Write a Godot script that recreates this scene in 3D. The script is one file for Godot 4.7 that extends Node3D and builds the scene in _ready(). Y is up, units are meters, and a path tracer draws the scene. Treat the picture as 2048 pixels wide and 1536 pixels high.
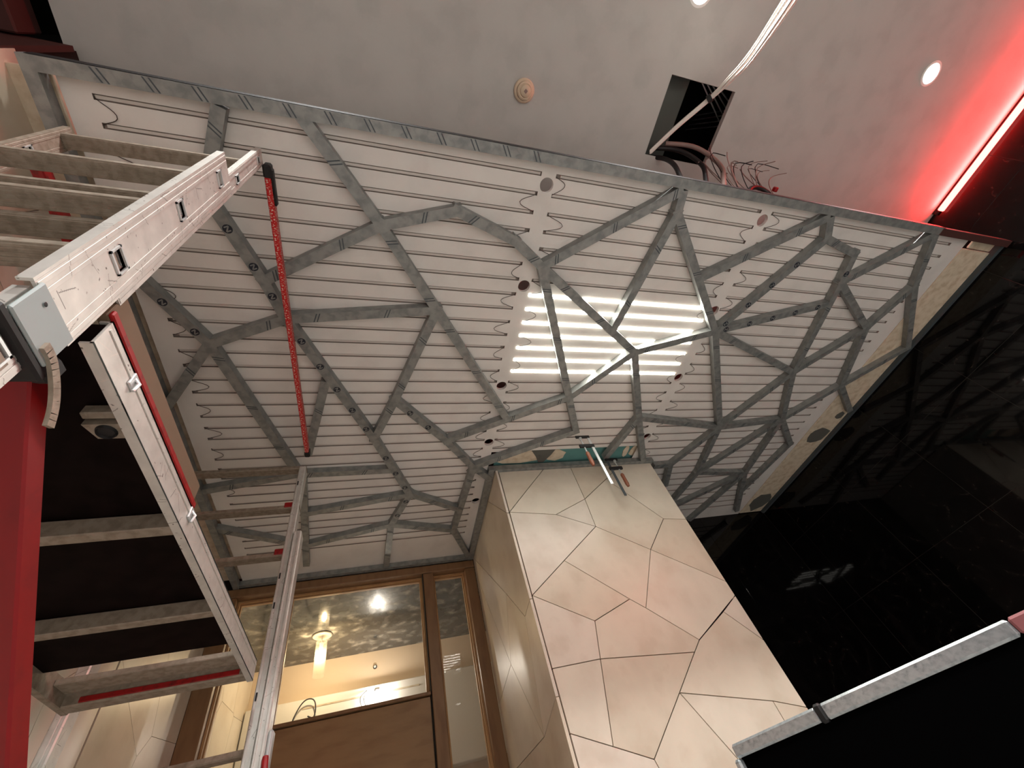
extends Node3D
# Under a shop-fit ceiling: a white milled LED panel with a web of steel studs, a clad column, a work tower.
# Units are metres; the eye is 1.5 m above the floor at the origin.

const EYE := 1.5
const SOFFIT := 3.30        # underside of the white LED panel
const CEIL := 3.76          # underside of the plastered ceiling
const BACK := -3.222        # face of the door wall
const COLZ := -2.124        # face of the column
const RIGHT := 3.76         # face of the black wall
const LEFT := -1.05         # face of the left tiled wall
const STUD_Y := 3.255       # underside of the studs

const STUD_NODES := {
"A1": Vector2(-0.270, -0.221), "A2": Vector2(-0.002, -0.565), "A3": Vector2(0.250, -0.929), "A4": Vector2(0.729, -1.631), "B1": Vector2(0.295, -0.471), "B2": Vector2(0.563, -0.565), "B3": Vector2(0.717, -0.670), "B4": Vector2(-0.455, -0.842), "C1": Vector2(-0.395, -1.016), "C2": Vector2(-0.033, -1.768), "C3": Vector2(0.190, -2.298), "D0": Vector2(-0.887, -0.860), "D1": Vector2(-0.707, -1.158), "D2": Vector2(-0.946, -1.511), "D3": Vector2(-0.452, -2.022), "E1": Vector2(0.074, -1.483), "E2": Vector2(0.381, -1.805), "E3": Vector2(0.583, -2.060), "E4": Vector2(0.528, -2.766), "E5": Vector2(0.698, -2.171), "F1": Vector2(1.095, -1.468), "F2": Vector2(1.411, -1.125), "F3": Vector2(1.900, -0.961), "G1": Vector2(1.231, -1.756), "K1": Vector2(1.301, -0.248), "K2": Vector2(1.318, -0.350), "K3": Vector2(1.218, -0.968), "L1": Vector2(2.423, -1.767), "L2": Vector2(1.669, -1.651), "L3": Vector2(1.561, -2.023), "L4": Vector2(1.895, -2.085), "P1": Vector2(2.297, -0.359), "P2": Vector2(2.225, -0.250), "P3": Vector2(1.620, -0.647), "Q1": Vector2(2.566, -0.415), "Q2": Vector2(2.613, -0.587), "R1": Vector2(2.755, -1.250), "S1": Vector2(3.070, -0.240), "S2": Vector2(3.118, -0.872), "S3": Vector2(3.248, -0.556), "S4": Vector2(3.687, -1.006), "T1": Vector2(3.331, -1.362), "U1": Vector2(2.618, -0.732), "V1": Vector2(2.998, -1.702), "W1": Vector2(3.663, -1.615), "W2": Vector2(3.307, -1.990), "X1": Vector2(2.512, -2.288), "X2": Vector2(3.051, -2.343), "X3": Vector2(2.457, -2.611), "X4": Vector2(2.540, -2.721), "X5": Vector2(3.327, -2.906), "Y1": Vector2(2.182, -2.164), "Y2": Vector2(2.051, -2.171), "Y3": Vector2(2.258, -2.415), "Z1": Vector2(3.186, -2.606), "Z2": Vector2(2.816, -2.981), "a0": Vector2(-0.497, -0.245), "a1": Vector2(-0.593, -0.532), "a2": Vector2(0.536, -2.509), "a3": Vector2(0.076, -2.621), "a4": Vector2(-0.458, -2.768), "a5": Vector2(0.053, -3.139), "a6": Vector2(-0.439, -2.417), "a7": Vector2(0.687, -3.138), "e1": Vector2(-0.265, -1.383), "e2": Vector2(-0.379, -1.861), "m1": Vector2(-0.967, -2.146), "m2": Vector2(-0.465, -2.046), "m3": Vector2(0.074, -2.050), "n1": Vector2(-0.431, -2.099), "n2": Vector2(-0.494, -3.001), "o1": Vector2(-0.952, -2.501), "o2": Vector2(-0.474, -2.777)
}
const STUD_RUNS := "a0-a1 a1-B4 A1-A2 A2-A3 A3-A4 A2-B1 B1-B2 B2-B3 A2-B4 B4-C1 C1-C2 C2-C3 C1-D1 D0-D1 D1-D2 D1-D3 C1-A3 A3-E1 E1-C2 E1-E2 E2-E3 E3-E5 E2-F1 F1-F2 F2-F3 E3-E4 E3-G1 F1-G1 B3-F1 B3-F2 B3-K1 K1-K2 K2-K3 K2-F3 F3-L1 F2-L2 L2-L3 L2-L1 L2-L4 F3-P1 P1-P2 P2-P3 P1-Q1 Q1-Q2 Q2-R1 Q2-S1 Q2-S2 S1-S3 S3-S2 S3-S4 S4-T1 S2-T1 S2-R1 F3-R1 F3-U1 R1-V1 R1-L1 T1-V1 T1-W1 V1-W2 V1-L1 V1-X1 V1-X2 L1-X1 X1-X3 L1-Y1 Y1-Y2 Y1-Y3 X1-X2 X2-X4 X2-X5 W2-Z1 X2-Z2 C3-a6 C3-a2 C3-a3 a3-a4 a3-E4 a3-a5 E4-a7 m1-m2 m2-m3 n1-n2 e1-e2 o1-o2"
const COLUMN_POINTS := {1: Vector2(1.113, 3.262), 2: Vector2(0.752, 2.946), 3: Vector2(1.303, 3.262), 4: Vector2(1.305, 2.993), 5: Vector2(1.063, 2.897), 6: Vector2(1.296, 2.784), 7: Vector2(1.733, 3.262), 8: Vector2(1.535, 3.144), 9: Vector2(1.803, 2.786), 10: Vector2(1.972, 2.764), 11: Vector2(1.590, 2.589), 12: Vector2(1.972, 2.332), 13: Vector2(1.010, 2.593), 14: Vector2(0.752, 2.429), 15: Vector2(1.306, 2.329), 16: Vector2(1.377, 2.270), 17: Vector2(1.593, 2.074), 18: Vector2(1.972, 2.249), 19: Vector2(1.060, 2.254), 20: Vector2(1.017, 2.086), 21: Vector2(0.752, 2.089), 22: Vector2(1.530, 2.027), 23: Vector2(1.346, 1.886), 24: Vector2(1.832, 2.180), 25: Vector2(1.972, 2.009), 26: Vector2(0.752, 1.849), 27: Vector2(0.937, 1.771), 28: Vector2(1.096, 1.697), 29: Vector2(1.808, 1.766), 30: Vector2(1.972, 1.709), 40: Vector2(0.752, 3.262), 41: Vector2(1.972, 3.262), 42: Vector2(1.800, 1.100), 43: Vector2(1.726, 1.100), 44: Vector2(1.218, 1.100), 45: Vector2(0.752, 1.100), 46: Vector2(1.972, 1.100)}
const COLUMN_TILES := [[40, 1, 2], [1, 3, 4, 5, 2], [3, 7, 8, 4], [4, 6, 5], [4, 8, 9, 11, 6], [7, 41, 10, 9, 8], [9, 10, 12, 11], [2, 5, 6, 13, 14], [6, 11, 16, 15, 13], [11, 12, 18, 17, 16], [13, 15, 19, 14], [14, 19, 20, 21], [15, 16, 17, 22, 20, 19], [21, 20, 27, 26], [20, 22, 23, 28, 27], [18, 25, 24], [24, 25, 30, 29, 23, 22, 17], [23, 29, 42, 43], [29, 30, 46, 42], [26, 27, 28, 44, 45], [28, 23, 43, 44]]
const FLANK_POINTS := {1: Vector2(-2.459, 3.285), 2: Vector2(-2.104, 2.926), 3: Vector2(-3.21, 3.285), 4: Vector2(-2.251, 2.382), 5: Vector2(-2.104, 2.405), 7: Vector2(-2.408, 1.908), 8: Vector2(-2.502, 2.63), 9: Vector2(-2.722, 2.32), 10: Vector2(-3.21, 3.15), 11: Vector2(-3.21, 2.257), 12: Vector2(-2.104, 1.978), 13: Vector2(-2.988, 1.915), 14: Vector2(-3.21, 1.92), 15: Vector2(-2.104, 3.285), 16: Vector2(-3.21, 0.0), 17: Vector2(-2.104, 0.0)}
const FLANK_TILES := [[15, 1, 2], [1, 3, 8, 4, 5, 2], [3, 10, 9, 8], [8, 9, 7, 4], [4, 7, 12, 5], [10, 11, 9], [9, 11, 14, 13, 7], [12, 7, 13, 14, 16, 17]]

var M := {}
var rng := RandomNumberGenerator.new()

# ------------------------------------------------------------------ mesh helpers
class Build:
	var st := SurfaceTool.new()
	func _init() -> void:
		st.begin(Mesh.PRIMITIVE_TRIANGLES)
	func tri(a: Vector3, b: Vector3, c: Vector3, na: Vector3, nb: Vector3, nc: Vector3) -> void:
		var n := (b - a).cross(c - a)
		if n.length_squared() < 1e-16:
			return
		if n.dot(na + nb + nc) > 0.0:
			var t := b
			b = c
			c = t
			t = nb
			nb = nc
			nc = t
		st.set_normal(na)
		st.add_vertex(a)
		st.set_normal(nb)
		st.add_vertex(b)
		st.set_normal(nc)
		st.add_vertex(c)
	func poly(p: Array, inside: Vector3) -> void:
		var mid := Vector3.ZERO
		for q in p:
			mid += q
		mid /= p.size()
		var n := Vector3.ZERO
		for i in p.size():
			n += (p[i] - mid).cross(p[(i + 1) % p.size()] - mid)
		if n.length_squared() < 1e-18:
			return
		n = n.normalized()
		if n.dot(mid - inside) < 0.0:
			n = -n
		for i in range(1, p.size() - 1):
			tri(p[0], p[i], p[i + 1], n, n, n)
	func quad(a: Vector3, b: Vector3, c: Vector3, d: Vector3, n: Vector3) -> void:
		tri(a, b, c, n, n, n)
		tri(a, c, d, n, n, n)
	func box(c: Vector3, s: Vector3, b := Basis.IDENTITY, bevel := 0.0) -> void:
		var h := s / 2.0
		if bevel <= 0.0:
			for ax in 3:
				for sg in [-1.0, 1.0]:
					var p := []
					for q in [[-1, -1], [1, -1], [1, 1], [-1, 1]]:
						var v := Vector3.ZERO
						v[ax] = sg * h[ax]
						v[(ax + 1) % 3] = q[0] * h[(ax + 1) % 3]
						v[(ax + 2) % 3] = q[1] * h[(ax + 2) % 3]
						p.append(c + b * v)
					poly(p, c)
			return
		var e: float = min(bevel, min(h.x, min(h.y, h.z)) * 0.9)
		for ax in 3:
			var u := (ax + 1) % 3
			var w := (ax + 2) % 3
			for sg in [-1.0, 1.0]:
				var p := []
				for q in [[-1, -1], [1, -1], [1, 1], [-1, 1]]:
					var v := Vector3.ZERO
					v[ax] = sg * h[ax]
					v[u] = q[0] * (h[u] - e)
					v[w] = q[1] * (h[w] - e)
					p.append(c + b * v)
				poly(p, c)
			for su in [-1.0, 1.0]:
				for sw in [-1.0, 1.0]:
					var p := []
					for q in [[-1, 0], [1, 0], [1, 1], [-1, 1]]:
						var v := Vector3.ZERO
						v[ax] = q[0] * (h[ax] - e)
						v[u] = su * (h[u] - (e if q[1] else 0.0))
						v[w] = sw * (h[w] - (0.0 if q[1] else e))
						p.append(c + b * v)
					poly(p, c)
		for i in 8:
			var sx := 1.0 if i & 1 else -1.0
			var sy := 1.0 if i & 2 else -1.0
			var sz := 1.0 if i & 4 else -1.0
			poly([c + b * Vector3(sx * h.x, sy * (h.y - e), sz * (h.z - e)), c + b * Vector3(sx * (h.x - e), sy * h.y, sz * (h.z - e)), c + b * Vector3(sx * (h.x - e), sy * (h.y - e), sz * h.z)], c)
	func span(lo: Vector3, hi: Vector3, bevel := 0.0) -> void:
		box((lo + hi) / 2.0, (hi - lo).abs(), Basis.IDENTITY, bevel)
	# a bar from a to b: w across (level where it can be), t the other way
	func bar(a: Vector3, b: Vector3, w: float, t: float, up := Vector3.UP, bevel := 0.0) -> void:
		var z := (b - a).normalized()
		var x := up.cross(z)
		if x.length() < 1e-4:
			x = Vector3.RIGHT.cross(z)
		x = x.normalized()
		box((a + b) / 2.0, Vector3(w, t, a.distance_to(b)), Basis(x, z.cross(x), z), bevel)
	func tube(p: Array, r: float, n := 8, r_end := -1.0) -> void:
		var rings := []
		var x := Vector3.ZERO
		for i in p.size():
			var d: Vector3 = (p[min(i + 1, p.size() - 1)] - p[max(i - 1, 0)]).normalized()
			if i == 0:
				x = d.cross(Vector3.UP)
				if x.length() < 0.05:
					x = d.cross(Vector3.RIGHT)
			x = (x - d * x.dot(d)).normalized()
			var y := d.cross(x)
			var rr := r if r_end < 0.0 else lerpf(r, r_end, float(i) / (p.size() - 1))
			var ring := []
			for k in n:
				var g := TAU * k / n
				var o := x * cos(g) + y * sin(g)
				ring.append([p[i] + o * rr, o])
			rings.append(ring)
		for i in p.size() - 1:
			for k in n:
				var a = rings[i][k]
				var b = rings[i][(k + 1) % n]
				var c = rings[i + 1][(k + 1) % n]
				var e = rings[i + 1][k]
				tri(a[0], b[0], c[0], a[1], b[1], c[1])
				tri(a[0], c[0], e[0], a[1], c[1], e[1])
		for end in [0, p.size() - 1]:
			var q := []
			for k in n:
				q.append(rings[end][k][0])
			poly(q, p[1] if end == 0 else p[p.size() - 2])
	# turned body: profile of (radius, height) about an axis
	func lathe(at: Vector3, prof: Array, n := 28, axis := Basis.IDENTITY) -> void:
		for i in prof.size() - 1:
			var p0: Vector2 = prof[i]
			var p1: Vector2 = prof[i + 1]
			var nn := Vector2(p1.y - p0.y, p0.x - p1.x).normalized()
			for k in n:
				var g0 := TAU * k / n
				var g1 := TAU * (k + 1) / n
				var e0 := Vector3(cos(g0), 0, sin(g0))
				var e1 := Vector3(cos(g1), 0, sin(g1))
				var a := at + axis * (e0 * p0.x + Vector3.UP * p0.y)
				var b := at + axis * (e1 * p0.x + Vector3.UP * p0.y)
				var c := at + axis * (e1 * p1.x + Vector3.UP * p1.y)
				var d := at + axis * (e0 * p1.x + Vector3.UP * p1.y)
				var n0 := axis * (e0 * nn.x + Vector3.UP * nn.y)
				var n1 := axis * (e1 * nn.x + Vector3.UP * nn.y)
				tri(a, b, c, n0, n1, n1)
				tri(a, c, d, n0, n1, n0)
	# a slab whose outline lies in the plane o + u*x + v*y, thickness along t
	func slab(outline: PackedVector2Array, o: Vector3, u: Vector3, v: Vector3, t: Vector3) -> void:
		var ids := Geometry2D.triangulate_polygon(outline)
		var n := -t.normalized()
		for i in range(0, ids.size(), 3):
			var q := []
			for j in 3:
				q.append(o + u * outline[ids[i + j]].x + v * outline[ids[i + j]].y)
			tri(q[0], q[1], q[2], n, n, n)
			tri(q[0] + t, q[1] + t, q[2] + t, -n, -n, -n)
		var cw := Geometry2D.is_polygon_clockwise(outline)
		for i in outline.size():
			var a := outline[i]
			var b := outline[(i + 1) % outline.size()]
			var e := (b - a).normalized()
			var out := Vector2(e.y, -e.x)
			if cw:
				out = -out
			var m := (u * out.x + v * out.y).normalized()
			var p := o + u * a.x + v * a.y
			var q := o + u * b.x + v * b.y
			quad(p, q, q + t, p + t, m)
	func done(m: Material) -> ArrayMesh:
		var mesh := st.commit()
		mesh.surface_set_material(0, m)
		return mesh

func put(called: String, b: Build, m: Material, parent: Node = self) -> MeshInstance3D:
	var o := MeshInstance3D.new()
	o.mesh = b.done(m)
	o.name = called
	parent.add_child(o, true)
	return o

func thing(called: String, label: String, category: String, group := "") -> Node3D:
	var o := Node3D.new()
	o.name = called
	add_child(o, true)
	o.set_meta("label", label)
	o.set_meta("category", category)
	if group:
		o.set_meta("group", group)
	return o

func solo(called: String, b: Build, m: Material, label: String, category: String, group := "") -> MeshInstance3D:
	var o := put(called, b, m)
	o.set_meta("label", label)
	o.set_meta("category", category)
	if group:
		o.set_meta("group", group)
	return o

func struct(called: String, label := "") -> Node3D:
	var o := Node3D.new()
	o.name = called
	add_child(o, true)
	o.set_meta("kind", "structure")
	if label:
		o.set_meta("label", label)
	return o

func boxed(lo: Vector3, hi: Vector3, bevel := 0.0) -> Build:
	var b := Build.new()
	b.span(lo, hi, bevel)
	return b

func smooth(path: Array, n: int) -> Array:
	var cv := Curve3D.new()
	cv.bake_interval = 0.01
	for i in path.size():
		var tan: Vector3 = (path[min(i + 1, path.size() - 1)] - path[max(i - 1, 0)]) * 0.18
		cv.add_point(path[i], -tan, tan)
	var out := []
	for i in n:
		out.append(cv.sample_baked(cv.get_baked_length() * i / (n - 1.0)))
	return out

# ------------------------------------------------------------------ materials
func noise_image(size: int, sd: int, freq: float, ramp: Array, kind := FastNoiseLite.FRACTAL_FBM, oct := 4, warp := 18.0) -> ImageTexture:
	var f := FastNoiseLite.new()
	f.seed = sd
	f.frequency = freq
	f.fractal_type = kind
	f.fractal_octaves = oct
	f.domain_warp_enabled = warp > 0.0
	f.domain_warp_amplitude = warp
	var im := f.get_seamless_image(size, size, false, false, 0.2)
	var g := Gradient.new()
	g.offsets = PackedFloat32Array(ramp.map(func(r): return r[0]))
	g.colors = PackedColorArray(ramp.map(func(r): return r[1]))
	var out := Image.create(size, size, false, Image.FORMAT_RGB8)
	for y in size:
		for x in size:
			out.set_pixel(x, y, g.sample(im.get_pixel(x, y).r))
	out.generate_mipmaps()
	return ImageTexture.create_from_image(out)

# handled aluminium: faint clouding, dark flecks of mortar and fine scratches
func scratched(size: int, sd: int) -> ImageTexture:
	var r := RandomNumberGenerator.new()
	r.seed = sd
	var f := FastNoiseLite.new()
	f.seed = sd
	f.frequency = 0.02
	var cloud := f.get_seamless_image(size, size, false, false, 0.2)
	var out := Image.create(size, size, false, Image.FORMAT_RGB8)
	for y in size:
		for x in size:
			var v := 0.90 + 0.10 * cloud.get_pixel(x, y).r
			out.set_pixel(x, y, Color(v, v, v * 0.99))
	for k in 420:
		var p := Vector2(r.randf() * size, r.randf() * size)
		var fleck := k < 230
		var a := r.randf() * TAU
		var n := r.randi_range(1, 4) if fleck else r.randi_range(8, 46)
		var v := r.randf_range(0.42, 0.75) if fleck or k % 2 == 0 else 1.0
		for i in n:
			var q := p + Vector2(cos(a), sin(a)) * i
			out.set_pixel(posmod(int(q.x), size), posmod(int(q.y), size), Color(v, v * 0.97, v * 0.95))
			if fleck:
				out.set_pixel(posmod(int(q.x) + 1, size), posmod(int(q.y), size), Color(v, v * 0.96, v * 0.94))
		if fleck and k % 9 == 0:
			for i in 9:
				out.set_pixel(posmod(int(p.x) + i % 3, size), posmod(int(p.y) + i / 3, size), Color(0.50, 0.47, 0.45))
	out.generate_mipmaps()
	return ImageTexture.create_from_image(out)

func mat(c: Color, rough := 0.8, metal := 0.0, tex: Texture2D = null, scale := 1.0) -> StandardMaterial3D:
	var m := StandardMaterial3D.new()
	m.albedo_color = c
	m.roughness = rough
	m.metallic = metal
	if tex:
		m.albedo_texture = tex
		m.uv1_triplanar = true
		m.uv1_world_triplanar = true
		m.uv1_scale = Vector3.ONE * scale
	return m

func glow(c: Color, strength: float) -> StandardMaterial3D:
	var m := mat(Color(0.9, 0.9, 0.88), 0.5)
	m.emission_enabled = true
	m.emission = c
	m.emission_energy_multiplier = strength
	return m

func make_materials() -> void:
	var speck := noise_image(256, 3, 0.02, [[0.0, Color(0.93, 0.93, 0.93)], [0.5, Color(0.98, 0.98, 0.98)], [1.0, Color(1, 1, 1)]])
	M.paint = mat(Color(0.73, 0.72, 0.70), 0.9, 0.0, speck, 0.8)
	M.panel = mat(Color(0.89, 0.875, 0.855), 0.55, 0.0, speck, 0.7)
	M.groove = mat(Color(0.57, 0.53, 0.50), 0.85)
	M.strip = mat(Color(0.80, 0.775, 0.75), 0.6)
	M.wire = mat(Color(0.25, 0.21, 0.19), 0.6)
	M.steel = mat(Color(0.60, 0.61, 0.60), 0.45, 0.35, noise_image(256, 7, 0.03, [[0.2, Color(0.82, 0.83, 0.84)], [0.6, Color(0.95, 0.95, 0.95)], [1.0, Color(1, 1, 1)]]), 2.3)
	M.steel_ink = mat(Color(0.10, 0.13, 0.18), 0.6)
	M.steel_hatch = mat(Color(0.27, 0.30, 0.32), 0.6)
	M.alu = mat(Color(0.86, 0.855, 0.84), 0.42, 0.4, scratched(512, 11), 2.0)
	M.alu_plain = mat(Color(0.80, 0.82, 0.82), 0.38, 0.5)
	M.plate = mat(Color(0.60, 0.66, 0.66), 0.55)
	M.alu_dull = mat(Color(0.62, 0.58, 0.53), 0.6, 0.25, noise_image(256, 13, 0.05, [[0.2, Color(0.82, 0.80, 0.77)], [0.6, Color(0.95, 0.94, 0.92)], [1.0, Color(1, 1, 1)]]), 3.0)
	M.red = mat(Color(0.60, 0.02, 0.04), 0.45, 0.0, noise_image(256, 17, 0.06, [[0.0, Color(0.6, 0.55, 0.55)], [0.45, Color(0.95, 0.95, 0.95)], [1.0, Color(1, 1, 1)]]), 3.0)
	M.red_worn = mat(Color(1, 1, 1), 0.45, 0.0, noise_image(512, 19, 0.045, [[0.0, Color(0.72, 0.05, 0.06)], [0.62, Color(0.74, 0.06, 0.07)], [0.66, Color(0.82, 0.76, 0.70)], [1.0, Color(0.86, 0.80, 0.74)]], FastNoiseLite.FRACTAL_FBM, 5), 5.0)
	M.red_dusty = mat(Color(0.50, 0.0, 0.03), 0.5, 0.0, noise_image(256, 53, 0.03, [[0.0, Color(1, 1, 1)], [0.6, Color(0.95, 0.9, 0.9)], [0.8, Color(0.9, 1.0, 1.0)], [1.0, Color(1.0, 1.0, 1.0)]]), 2.0)
	M.toe = mat(Color(0.43, 0.36, 0.28), 0.7)  # brown toned down so the shade on the toe board is in its colour
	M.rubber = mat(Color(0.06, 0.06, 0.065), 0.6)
	var cloud := noise_image(512, 23, 0.006, [[0.15, Color(0.945, 0.925, 0.90)], [0.45, Color(0.98, 0.97, 0.955)], [0.75, Color(1.0, 0.99, 0.975)], [1.0, Color(0.965, 0.945, 0.925)]], FastNoiseLite.FRACTAL_FBM, 6)
	M.tiles = []
	for c in [Color(0.885, 0.85, 0.79), Color(0.90, 0.87, 0.815), Color(0.87, 0.83, 0.765), Color(0.895, 0.86, 0.815)]:
		var t := mat(c, 0.34, 0.0, cloud, 0.9 + 0.1 * M.tiles.size())
		M.tiles.append(t)
	M.tile_edge = mat(Color(0.90, 0.86, 0.79), 0.7)
	M.backing = mat(Color(0.10, 0.085, 0.075), 0.95)
	var vein := noise_image(1024, 29, 0.008, [[0.0, Color(0.02, 0.019, 0.021)], [0.70, Color(0.045, 0.040, 0.040)], [0.88, Color(0.10, 0.085, 0.078)], [0.96, Color(0.20, 0.175, 0.155)], [1.0, Color(0.50, 0.46, 0.41)]], FastNoiseLite.FRACTAL_RIDGED, 5)
	M.marble = mat(Color(1, 1, 1), 0.035, 0.0, vein, 0.55)
	M.marble.metallic_specular = 0.4
	M.joint = mat(Color(0.012, 0.012, 0.014), 0.9)
	M.grout = mat(Color(0.30, 0.28, 0.26), 0.9)
	var grain := noise_image(512, 31, 0.012, [[0.0, Color(0.86, 0.82, 0.80)], [0.5, Color(0.96, 0.95, 0.94)], [1.0, Color(1, 1, 1)]], FastNoiseLite.FRACTAL_FBM, 5)
	M.wood = mat(Color(0.54, 0.41, 0.285), 0.42, 0.0, grain, 1.6)
	M.wood.uv1_scale = Vector3(2.5, 0.5, 2.5)
	M.wood_pale = mat(Color(0.74, 0.58, 0.40), 0.5, 0.0, grain, 1.6)
	M.door = mat(Color(0.60, 0.47, 0.33), 0.4, 0.0, grain, 0.9)
	M.door.uv1_scale = Vector3(0.5, 2.0, 2.0)
	var g := mat(Color(0.9, 0.95, 0.95, 0.06), 0.02)
	g.transparency = BaseMaterial3D.TRANSPARENCY_ALPHA
	g.metallic_specular = 0.25
	M.glass = g
	M.clear = mat(Color(1.0, 0.97, 0.90, 0.025), 0.03)
	M.clear.transparency = BaseMaterial3D.TRANSPARENCY_ALPHA
	M.plywood = mat(Color(0.085, 0.058, 0.053), 0.6, 0.0, noise_image(256, 37, 0.03, [[0.0, Color(0.6, 0.55, 0.5)], [0.6, Color(0.95, 0.9, 0.9)], [1.0, Color(1, 1, 1)]]), 2.0)
	M.plywood.metallic_specular = 0.15
	M.white = mat(Color(0.92, 0.91, 0.89), 0.5)
	M.cable_white = mat(Color(0.93, 0.90, 0.87), 0.45)
	M.cable_dark = mat(Color(0.07, 0.06, 0.065), 0.5)
	M.cable_grey = mat(Color(0.55, 0.46, 0.43), 0.6)
	M.teal = mat(Color(0.36, 0.56, 0.55), 0.9, 0.0, speck, 1.5)
	M.plaster = mat(Color(0.86, 0.81, 0.73), 0.9, 0.0, noise_image(256, 41, 0.03, [[0.0, Color(0.86, 0.82, 0.77)], [0.5, Color(0.96, 0.95, 0.93)], [1.0, Color(1, 1, 1)]]), 2.0)
	M.plaster_grey = mat(Color(0.36, 0.36, 0.34), 0.95)
	M.void = mat(Color(0.07, 0.065, 0.06), 0.95)
	M.maroon = mat(Color(0.27, 0.13, 0.115), 0.8)
	M.floor = mat(Color(0.89, 0.89, 0.89), 0.5, 0.0, cloud, 0.4)
	M.stone = mat(Color(1, 1, 1), 0.09, 0.0, noise_image(512, 43, 0.018, [[0.0, Color(0.17, 0.17, 0.165)], [0.40, Color(0.23, 0.225, 0.215)], [0.55, Color(0.29, 0.285, 0.27)], [0.68, Color(0.36, 0.35, 0.33)], [0.80, Color(0.50, 0.48, 0.45)], [1.0, Color(0.62, 0.60, 0.56)]], FastNoiseLite.FRACTAL_FBM, 7, 0.0), 0.8)
	M.clamp_wood = mat(Color(0.55, 0.33, 0.24), 0.4)
	M.case_black = mat(Color(0.012, 0.012, 0.014), 0.6)
	M.case_black.metallic_specular = 0.08
	M.alu_dent = mat(Color(0.78, 0.81, 0.82), 0.3, 0.6, noise_image(256, 47, 0.05, [[0.0, Color(0.45, 0.47, 0.49)], [0.30, Color(0.84, 0.85, 0.86)], [0.6, Color(0.97, 0.97, 0.97)], [1.0, Color(1, 1, 1)]]), 6.0)
	M.tape = mat(Color(0.56, 0.33, 0.34), 0.6)
	M.detector = mat(Color(0.80, 0.72, 0.62), 0.6)
	M.duct = mat(Color(0.30, 0.31, 0.29), 0.7)
	M.beige = mat(Color(0.87, 0.79, 0.69), 0.8)
	M.led_white = glow(Color(1.0, 0.98, 0.91), 12.0)
	M.led_red = glow(Color(1.0, 0.30, 0.28), 11.0)
	M.lamp_white = glow(Color(1.0, 0.96, 0.90), 14.0)
	M.lamp_warm = glow(Color(1.0, 0.80, 0.46), 18.0)

# ------------------------------------------------------------------ lights
func spot(at: Vector3, energy: float, c: Color, angle := 62.0, size := 0.05) -> void:
	var l := SpotLight3D.new()
	l.name = "downlight_beam"
	l.light_energy = energy
	l.light_color = c
	l.spot_angle = angle
	l.spot_range = 12.0
	l.spot_attenuation = 2.0
	l.spot_angle_attenuation = 0.6
	l.light_size = size
	l.shadow_enabled = true
	add_child(l, true)
	l.position = at
	l.rotation_degrees = Vector3(-90, 0, 0)

func area(at: Vector3, towards: Vector3, along: Vector3, length: float, width: float, energy: float, c: Color) -> void:
	var l := AreaLight3D.new()
	l.name = "strip_light"
	l.area_size = Vector2(length, width)
	l.light_energy = energy
	l.light_color = c
	l.area_range = 12.0
	l.area_attenuation = 2.0
	l.shadow_enabled = true
	add_child(l, true)
	var z := -towards.normalized()
	var x := along.normalized()
	l.transform = Transform3D(Basis(x, z.cross(x), z), at)

func _ready() -> void:
	rng.seed = 20
	# camera
	var cam := Camera3D.new()
	cam.name = "camera"
	add_child(cam)
	cam.position = Vector3(0, EYE, 0)
	cam.rotation_degrees = Vector3(48.881, -27.449, -20.983)
	cam.fov = 85.802
	cam.near = 0.02
	cam.current = true
	# surroundings: an interior by night, so the sky outside is nearly black
	var we := WorldEnvironment.new()
	we.name = "environment"
	var env := Environment.new()
	env.background_mode = Environment.BG_COLOR
	env.background_color = Color(0.01, 0.01, 0.012)
	env.tonemap_mode = Environment.TONE_MAPPER_LINEAR
	env.tonemap_exposure = 1.0
	env.sdfgi_enabled = true
	env.ssao_enabled = true
	env.ssil_enabled = true
	we.environment = env
	add_child(we)
	make_materials()
	# recessed downlights: one row in view, one row behind the eye
	for x in [-0.25, 1.35, 2.93]:
		for z in [0.47, 2.35]:
			downlight(Vector3(x, CEIL, z), x, z)
	# the red strip in the cornice
	red_strip()
	build_shell()
	build_black_walls()
	build_left_wall()
	build_column()
	build_door_wall()
	build_back_room()
	build_led_panel()
	build_studs()
	build_tower()
	build_case()
	build_ceiling_bits()

func downlight(at: Vector3, x: float, z: float) -> void:
	var row := "in the front row" if z < 1.0 else "in the rear row"
	var who := "over the work tower" if x < 0.0 else ("beside the hanging white cables" if x < 2.0 else "next to the red light strip")
	var t := thing("downlight", "round ceiling downlight %s, %s" % [who, row], "downlight", "ceiling downlights")
	var b := Build.new()
	b.lathe(at, [Vector2(0.046, 0.004), Vector2(0.046, -0.001), Vector2(0.058, -0.001), Vector2(0.060, 0.001)], 32)
	put("trim_ring", b, M.white, t)
	b = Build.new()
	b.lathe(at, [Vector2(0.0, -0.004), Vector2(0.030, -0.0035), Vector2(0.047, -0.001)], 32)
	put("lens", b, M.lamp_white, t)
	spot(at + Vector3(0, -0.012, 0), 4.0 if z < 1.0 else 7.6, Color(0.99, 0.985, 0.97), 74.0, 0.05)

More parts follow.
